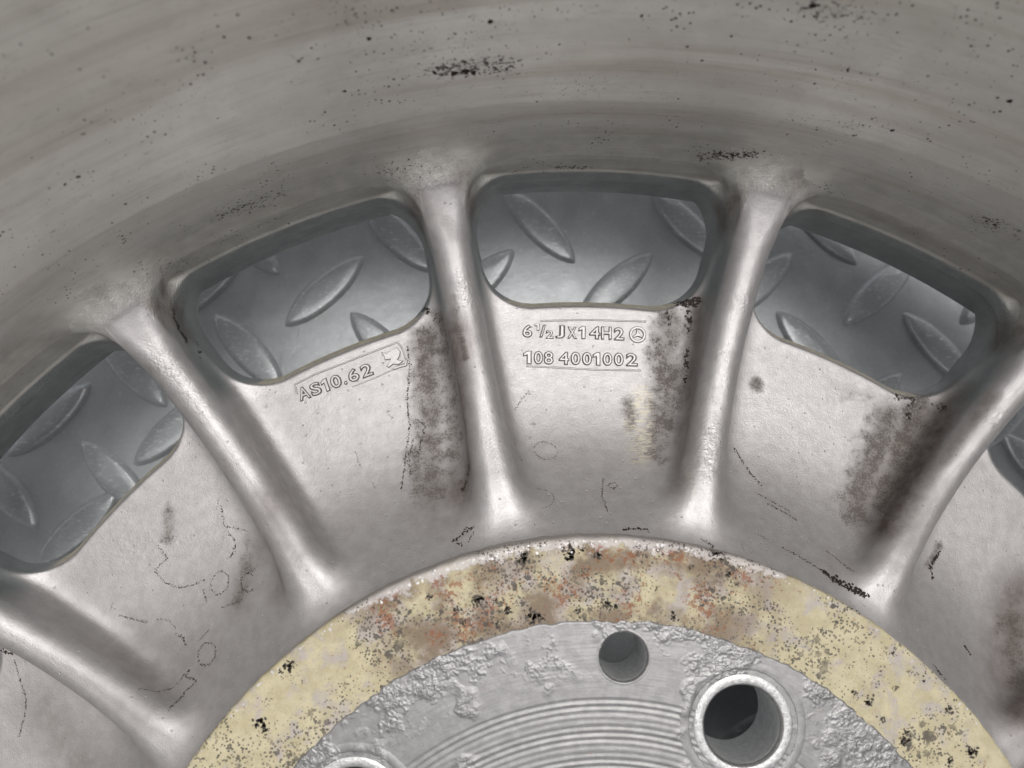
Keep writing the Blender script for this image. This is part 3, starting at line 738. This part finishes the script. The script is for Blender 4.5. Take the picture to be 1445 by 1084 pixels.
def poly_mark(name, loops, uvL, uvR, parent, lift=1.0, bev=.13):
    cu = bpy.data.curves.new(name, 'CURVE'); cu.dimensions = '2D'; cu.fill_mode = 'BOTH'; cu.extrude = .02; cu.bevel_depth = bev; cu.bevel_resolution = 1
    for lp in loops:
        sp = cu.splines.new('POLY'); sp.points.add(len(lp) - 1); sp.use_cyclic_u = True
        for q, (x, y) in zip(sp.points, lp): q.co = (x, y, 0, 1)
    V, F, N = curve_to_np(cu); keep = [i for i in range(len(F)) if not (N[i][2] < -.2)]
    F = [F[i] for i in keep]; N = N[keep]; V = norm_z(V, N, F)
    P0, X, Y, L = frame(uvL, uvR); return put_mark(name, V, F, N, P0, X, Y, parent, lift)
circ = lambda r, n=28: [(r * math.cos(2 * math.pi * i / n), r * math.sin(2 * math.pi * i / n)) for i in range(n)]
arms = []
for k in range(3):
    a = math.radians(90 + 120 * k); arms.append((1.27 * math.cos(a), 1.27 * math.sin(a))); b = a + math.radians(60); arms.append((.26 * math.cos(b), .26 * math.sin(b)))
poly_mark('ring_of_emblem', [circ(1.62), circ(1.27)], (899.5, 472.5), (912, 472.8), web2)
poly_mark('star_of_emblem', [arms], (899.5, 472.5), (912, 472.8), web2)
# leaping figure emblem at the end of the short row
em = [(1010, 420), (1050, 430), (1100, 400), (1155, 370), (1190, 410), (1185, 450), (1160, 500), (1215, 510), (1180, 540), (1120, 535), (1075, 570), (1060, 560), (1090, 510), (1100, 480), (1040, 490), (1030, 450)]
def em_local(pts):
    pts = [(1110 + (x - 1110) * 1.08, 470 + (y - 470) * 1.08) for x, y in pts]
    c, s = math.cos(math.radians(20)), math.sin(math.radians(20)); o = []
    for x, y in pts:
        dx, dy = (x - 1110) / 7.225 * .132, -(y - 470) / 7.225 * .132; o.append((dx * c + dy * s, -dx * s + dy * c))
    return o
poly_mark('leaping_emblem', [em_local(em)], (553.6, 505), (572, 498), web1, 1.2, .10)
poly_mark('emblem_underline', [em_local([(1125, 580), (1175, 560), (1240, 545), (1250, 500), (1262, 500), (1256, 556), (1180, 576), (1130, 592)])], (553.6, 505), (572, 498), web1, 1.2, .10)
# raised borders of the marking plates
def ridge(name, uvs, parent, wd=.22, ht=.10):
    P = at(uvs); L = [P[0]]
    for a_, b_ in zip(P[:-1], P[1:]):
        n_ = max(2, int(np.linalg.norm(b_ - a_) / .6))
        for i in range(1, n_ + 1): L.append(a_ + (b_ - a_) * i / n_)
    L = np.array(L); T = np.gradient(L[:, :2], axis=0); T /= np.linalg.norm(T, axis=1, keepdims=True); Nn = np.stack([-T[:, 1], T[:, 0]], 1)
    Vs = []
    for o_, h_ in ((-wd, -.03), (-wd * .35, ht), (wd * .35, ht), (wd, -.03)):
        xy = L[:, :2] + Nn * o_; z = drop(xy); g = grad_xyz(xy[:, 0], xy[:, 1], z); Vs.append(np.stack([xy[:, 0], xy[:, 1], z], 1) + g * h_)
    V = np.stack(Vs, 1).reshape(-1, 3); n = len(L); F = []; mi = []
    for i in range(n - 1):
        for j in range(3): F.append((i * 4 + j, i * 4 + j + 1, (i + 1) * 4 + j + 1, (i + 1) * 4 + j)); mi.append(0 if j != 0 else 1)
    return mesh_obj(name, V, F, [M_LET, M_EDGE], parent, None, mi)
ridge('plate_border', [(762, 453), (830, 451.5), (912, 454)], web2)
ridge('plate_border', [(742, 517), (780, 518.5), (840, 522), (905, 523)], web2)
ridge('plate_border', [(419, 556), (416, 543), (443, 529), (497, 508), (560, 483.5), (566, 488), (575, 512), (560, 518)], web1)
ridge('plate_border', [(497, 546), (530, 533), (560, 519)], web1, .18, .07)

# ------------------------------------------------------------------ stain lines and flecks (ragged blobs of residue lying on the surface)
def line_pts(uvs, step=.13, jit_=.09, gap=.25, seed=0):
    r_ = np.random.default_rng(seed); P = at(uvs); out = []
    for a_, b_ in zip(P[:-1], P[1:]):
        L = np.linalg.norm(b_ - a_); n_ = max(1, int(L / step))
        for i in range(n_):
            if r_.random() < gap: continue
            out.append(a_ + (b_ - a_) * (i + r_.random()) / n_ + r_.normal(size=3) * jit_)
    return out
def arc(cx, cy, rx, ry, a0, a1, n=14, rot=0):
    out = []
    for i in range(n + 1):
        a = math.radians(a0 + (a1 - a0) * i / n); x, y = rx * math.cos(a), ry * math.sin(a); c, s = math.cos(math.radians(rot)), math.sin(math.radians(rot))
        out.append((cx + x * c - y * s, cy + x * s + y * c))
    return out
LINES = {
 'a': (webs[-3], [
    ([(312, 712), (316, 742), (330, 745), (348, 750)], .13), ([(222, 770), (236, 788), (218, 805), (232, 822), (252, 830), (272, 826), (290, 818)], .13), (arc(310, 823, 12, 17, 0, 360, rot=20), .12), (arc(318, 770, 14, 18, -80, 80), .16),
    ([(286, 830), (292, 852)], .11), ([(312, 858), (330, 852), (342, 845)], .11), (arc(350, 822, 10, 13, 40, 320), .14), ([(167, 868), (185, 873), (208, 878)], .14), (arc(228, 892, 20, 18, -110, -10), .11), ([(246, 894), (258, 898), (262, 910)], .17),
    ([(280, 905), (296, 888)], .09), (arc(292, 923, 12, 17, 0, 360, rot=20), .13), ([(195, 972), (220, 976), (245, 970), (262, 950), (268, 945)], .10), ([(268, 945), (262, 955), (278, 960), (262, 975), (248, 992), (238, 1002)], .14), ([(160, 850), (155, 862)], .08), ([(310, 702), (304, 720)], .1)]),
 'e': (webs[-4], [([(20, 930), (28, 960), (37, 985), (35, 1010), (26, 1040)], .14), ([(2, 918), (18, 924)], .25)]),
 'b': (web1, [([(501, 636), (506, 652), (512, 662)], .09), ([(525, 680), (530, 690)], .08), ([(548, 585), (556, 590)], .1), ([(575, 490), (578, 520), (574, 560), (578, 600), (572, 650), (566, 692)], .15), ([(583, 620), (576, 650), (580, 672)], .15), ([(585, 590), (600, 600), (590, 640)], .14)]),
 'c': (web2, [([(745, 552), (735, 566), (726, 578)], .11), (arc(770, 636, 17, 12, 0, 360, 20, 15), .10), ([(725, 618), (731, 640), (737, 652)], .10), (arc(758, 704, 24, 14, -90, 80), .09), ([(851, 676), (849, 700), (858, 722)], .12), (arc(865, 685, 6, 4, 0, 360, 8), .12),
    ([(748, 598), (757, 599)], .12), (arc(897, 751, 18, 5, -170, 0), .22), ([(660, 742), (650, 758), (640, 762), (652, 770)], .2), ([(668, 744), (656, 750)], .2), ([(668, 752), (660, 764)], .16), ([(990, 762), (1006, 770), (1004, 782)], .16)]),
 'd': (webs[0], [([(1036, 632), (1050, 655), (1062, 672), (1075, 685)], .16), ([(1065, 695), (1090, 708), (1115, 722)], .11), ([(1082, 710), (1105, 722), (1125, 735)], .13), ([(1102, 772), (1130, 787), (1152, 800), (1180, 822), (1222, 845)], .14), ([(1160, 806), (1180, 818), (1205, 830), (1226, 842)], .34), ([(1170, 815), (1200, 832), (1220, 840)], .3),
    ([(1165, 776), (1185, 792), (1205, 808)], .12), ([(1045, 764), (1052, 782)], .08), ([(1070, 755), (1085, 762)], .1), ([(1195, 855), (1210, 862)], .14)]),
 'f': (webs[1], [([(1325, 780), (1312, 800), (1316, 815)], .3), ([(1360, 910), (1370, 925)], .22), ([(1318, 940), (1335, 960)], .2)])}
sd = 11
for nm, (par, lines) in LINES.items():
    pts, sizes = [], []
    for uvs, wd in lines:
        p = line_pts(uvs, .10, .05 + wd * .5, .14, sd); sd += 1; pts += p; sizes += list(rng.uniform(.35, 1.25, len(p)) * wd)
    V, F = blobs(pts, sizes, 5, .03, sd); o = mesh_obj('stain_line', V, F, M_DIRT, par, smooth=False); tag(o, kind='stuff')
# flecks on the barrel
pts, sizes = [], []
for (u0, v0, su, sv, n_, s0, s1) in [(660, 97, 45, 9, 90, .05, .32), (640, 70, 150, 35, 150, .04, .16), (500, 20, 60, 25, 45, .05, .2), (720, 15, 120, 20, 60, .04, .18), (820, 125, 90, 14, 70, .04, .14), (350, 291, 45, 9, 60, .05, .24), (60, 345, 60, 30, 34, .06, .2),
                                     (1180, 110, 150, 45, 90, .04, .16), (1030, 218, 42, 6, 130, .05, .25), (1190, 175, 70, 10, 50, .05, .2), (1160, 20, 45, 14, 40, .06, .3), (1400, 315, 30, 12, 40, .06, .3), (1330, 260, 90, 40, 35, .05, .2), (700, 150, 350, 60, 160, .03, .11),
                                     (1350, 60, 80, 50, 30, .05, .18), (200, 200, 160, 90, 40, .05, .16), (560, 240, 40, 12, 60, .05, .22), (250, 378, 40, 14, 60, .05, .22), (330, 338, 40, 12, 60, .04, .18)]:
    n_ = int(n_ * 1.6)
    uv = np.stack([rng.normal(u0, su * .6, n_), rng.normal(v0, sv * .6, n_)], 1); uv = uv[(uv[:, 1] > -20) & (uv[:, 1] < 420)]
    if len(uv) == 0: continue
    P = at(uv); ok = np.hypot(P[:, 0], P[:, 1]) > 146; ok &= P[:, 2] > -15; P = P[ok]
    pts += list(P); sizes += list(s0 + (s1 - s0) * rng.random(len(P)) ** 3)
for u, v, s_ in [(487, 129, .45), (1196, 99, .42), (1425, 143, .4), (1147, 8, .5), (110, 249, .35), (92, 260, .3), (1259, 184, .4), (640, 103, .7), (655, 100, .8), (668, 103, .6), (613, 102, .55), (520, 55, .45), (692, 30, .4), (905, 22, .3), (1150, 118, .3)]:
    P = at([(u, v)])[0]; pts.append(P); sizes.append(s_)
V, F = blobs(pts, sizes, 6, .03, 77); o = mesh_obj('residue_flecks', V, F, M_DIRT, rim, smooth=False); tag(o, kind='stuff')
# bright chips and dents
def chips(uvs, parent, s0=.15, s1=.5, seed=3):
    r_ = np.random.default_rng(seed); pts, sz = [], []
    for u, v, n_, sp_ in uvs:
        P = at(np.stack([r_.normal(u, sp_, n_), r_.normal(v, sp_, n_)], 1)); pts += list(P); sz += list(r_.uniform(s0, s1, n_) * .5)
    V, F = blobs(pts, sz, 6, .05, seed); o = mesh_obj('paint_chips', V, F, M_BRT, parent, smooth=False); tag(o, kind='stuff')
chips([(1130, 685, 10, 5), (1117, 664, 3, 3), (1037, 665, 3, 3)], webs[0]); chips([(497, 675, 4, 3), (370, 606, 2, 1)], web1, .1, .3); chips([(798, 682, 6, 5), (790, 640, 5, 4), (885, 668, 2, 2), (925, 715, 4, 4)], web2, .08, .22)

# ------------------------------------------------------------------ the tread plate below
plate_root = None
def plate_material():
    s = NT('galvanised_steel'); tc = s.n('ShaderNodeTexCoord'); geo = s.n('ShaderNodeNewGeometry')
    vm = s.n('ShaderNodeVectorMath', operation='SCALE'); vm.inputs['Scale'].default_value = 1000.0; s.t.links.new(geo.outputs['Position'], vm.inputs[0]); v = vm.outputs[0]
    base = s.mix(s.step(s.noise(v, .09, 5, .6), .35, .65), (.35, .362, .372), (.40, .415, .425))
    x_, y_, z_ = s.sep(v)
    scr = s.noise(s.vs(v, (.5, 2.2, 1)), 1.3, 3, .7, .8, off=47)
    base = s.mix(s.step(s.noise(v, .9, 5, .7, off=5), .55, .75, 0, .6), base, (.60, .63, .63))
    base = s.mix(s.ma('MULTIPLY', s.step(scr, .58, .66), s.step(z_, FLOOR_Z + .1, FLOOR_Z + 1.1, .12, .8)), base, (.78, .80, .80))
    base = s.mix(s.step(s.noise(v, .35, 5, .7, off=15), .62, .72, 0, .3), base, (.17, .18, .19))
    spl_ = s.ma('MULTIPLY', s.step(s.vor(v, .30), .10, .04), s.step(s.noise(v, .05, 2, off=3), .5, .6))
    h = s.ma('ADD', s.ma('ADD', s.noise(v, .5, 5, .6), s.ma('MULTIPLY', s.noise(v, 2.5, 4, .6), .3)), s.ma('MULTIPLY', spl_, .6))
    return s.done(base, s.step(s.noise(v, .2, 3), .3, .7, .36, .44), .5, s.bump(h, .10, .7))
M_PLATE = plate_material()
E_ = 900.0
plate = mesh_obj('floor', [(-E_, -E_, FLOOR_Z), (E_, -E_, FLOOR_Z), (E_, E_, FLOOR_Z), (-E_, E_, FLOOR_Z), (-E_, -E_, FLOOR_Z - 5), (E_, -E_, FLOOR_Z - 5), (E_, E_, FLOOR_Z - 5), (-E_, E_, FLOOR_Z - 5)],
                 [(0, 1, 2, 3), (7, 6, 5, 4), (0, 4, 5, 1), (1, 5, 6, 2), (2, 6, 7, 3), (3, 7, 4, 0)], M_PLATE, smooth=False)
tag(plate, 'bluish grey galvanised steel tread plate with raised lens shaped treads', kind='structure')
def tread_mesh():
    L, W, Hh, n = 14.0, 4.4, 1.3, 14
    def ring(L, W, z):
        o = []
        for i in range(2 * n):
            t = math.pi * 2 * i / (2 * n); x = math.cos(t)
            o.append((L * x, W * (1 if math.sin(t) >= 0 else -1) * max(0, 1 - x * x) ** .68, z))
        return o
    rings = [ring(L, W, -.05), ring(L - .45, W - .3, .35), ring(L - 1.5, W - .95, Hh * .88), ring(L - 2.4, W - 1.5, Hh), ring((L - 2) * .45, (W - 1) * .4, Hh * 1.02)]
    V = sum(rings, []); m = 2 * n; F = []
    for k in range(len(rings) - 1):
        for i in range(m): F.append((k * m + i, k * m + (i + 1) % m, (k + 1) * m + (i + 1) % m, (k + 1) * m + i))
    F.append(tuple((len(rings) - 1) * m + i for i in range(m)))
    return V, F
TV, TF = tread_mesh()
def onfloor(u, v):
    d = ray([(u, v)])[0]; return CAM + d * ((FLOOR_Z - CAM[2]) / d[2])
# treads seen through the windows, then the regular pattern around them
seen = [(70, 592, 1), (110, 747, 1), (247, 605, 1), (458, 411, 1), (672, 402, 1), (868, 405, 1), (1066, 405, 1), (1240, 410, 1), (868, 223, 1), (1222, 575, 1), (1036, 975, 1), (1035, 1058, 1),
        (186, 520, -1), (165, 676, -1), (4, 690, -1), (351, 497, -1), (345, 335, -1), (560, 332, -1), (545, 495, -1), (761, 319, -1), (968, 318, -1), (1160, 322, -1), (1146, 493, -1), (1325, 494, -1), (1462, 662, -1)]
pts_t = [(*onfloor(u, v)[:2], k) for u, v, k in seen if (u, v) not in ((1036, 975),)]
Pt, an = 35.6, math.radians(-1.0); ph0 = np.array([.3530, -.0810])
c_, s_ = math.cos(an), math.sin(an)
lat = []
for i in range(-14, 15):
    for j in range(-14, 15):
        for kind in (1, -1):
            q = (np.array([i, j]) + ph0 - (0 if kind == 1 else .5)) * Pt
            x, y = c_ * q[0] - s_ * q[1], s_ * q[0] + c_ * q[1]
            if any((x - a_) ** 2 + (y - b_) ** 2 < (19.0 if kk_ == kind else 15.0) ** 2 for a_, b_, kk_ in pts_t): continue
            lat.append((x, y, kind))
lat.sort(key=lambda q: (q[0] + 10) ** 2 + (q[1] - 60) ** 2)
near = pts_t + lat[:280 - len(pts_t)]; far = lat[280 - len(pts_t):]
tm = None
for x, y, k in near:
    a = an + math.radians(43 if k == 1 else -47)
    if tm is None:
        t = mesh_obj('tread', TV, TF, M_PLATE, plate); tm = t.data
    else:
        t = bpy.data.objects.new('tread', tm); col.objects.link(t); t.parent = plate
    t.location = (x * MM, y * MM, FLOOR_Z * MM); t.rotation_euler = (0, 0, a)
V, F = [], []
TVn = np.array(TV)
for x, y, k in far:
    a = an + math.radians(43 if k == 1 else -47); c, s = math.cos(a), math.sin(a); b = len(V)
    V += [(x + c * p[0] - s * p[1], y + s * p[0] + c * p[1], FLOOR_Z + p[2]) for p in TVn]; F += [tuple(i + b for i in f) for f in TF]
if V:
    o = mesh_obj('tread', V, F, M_PLATE, plate); tag(o, kind='stuff')
print('treads', len(near), len(far))
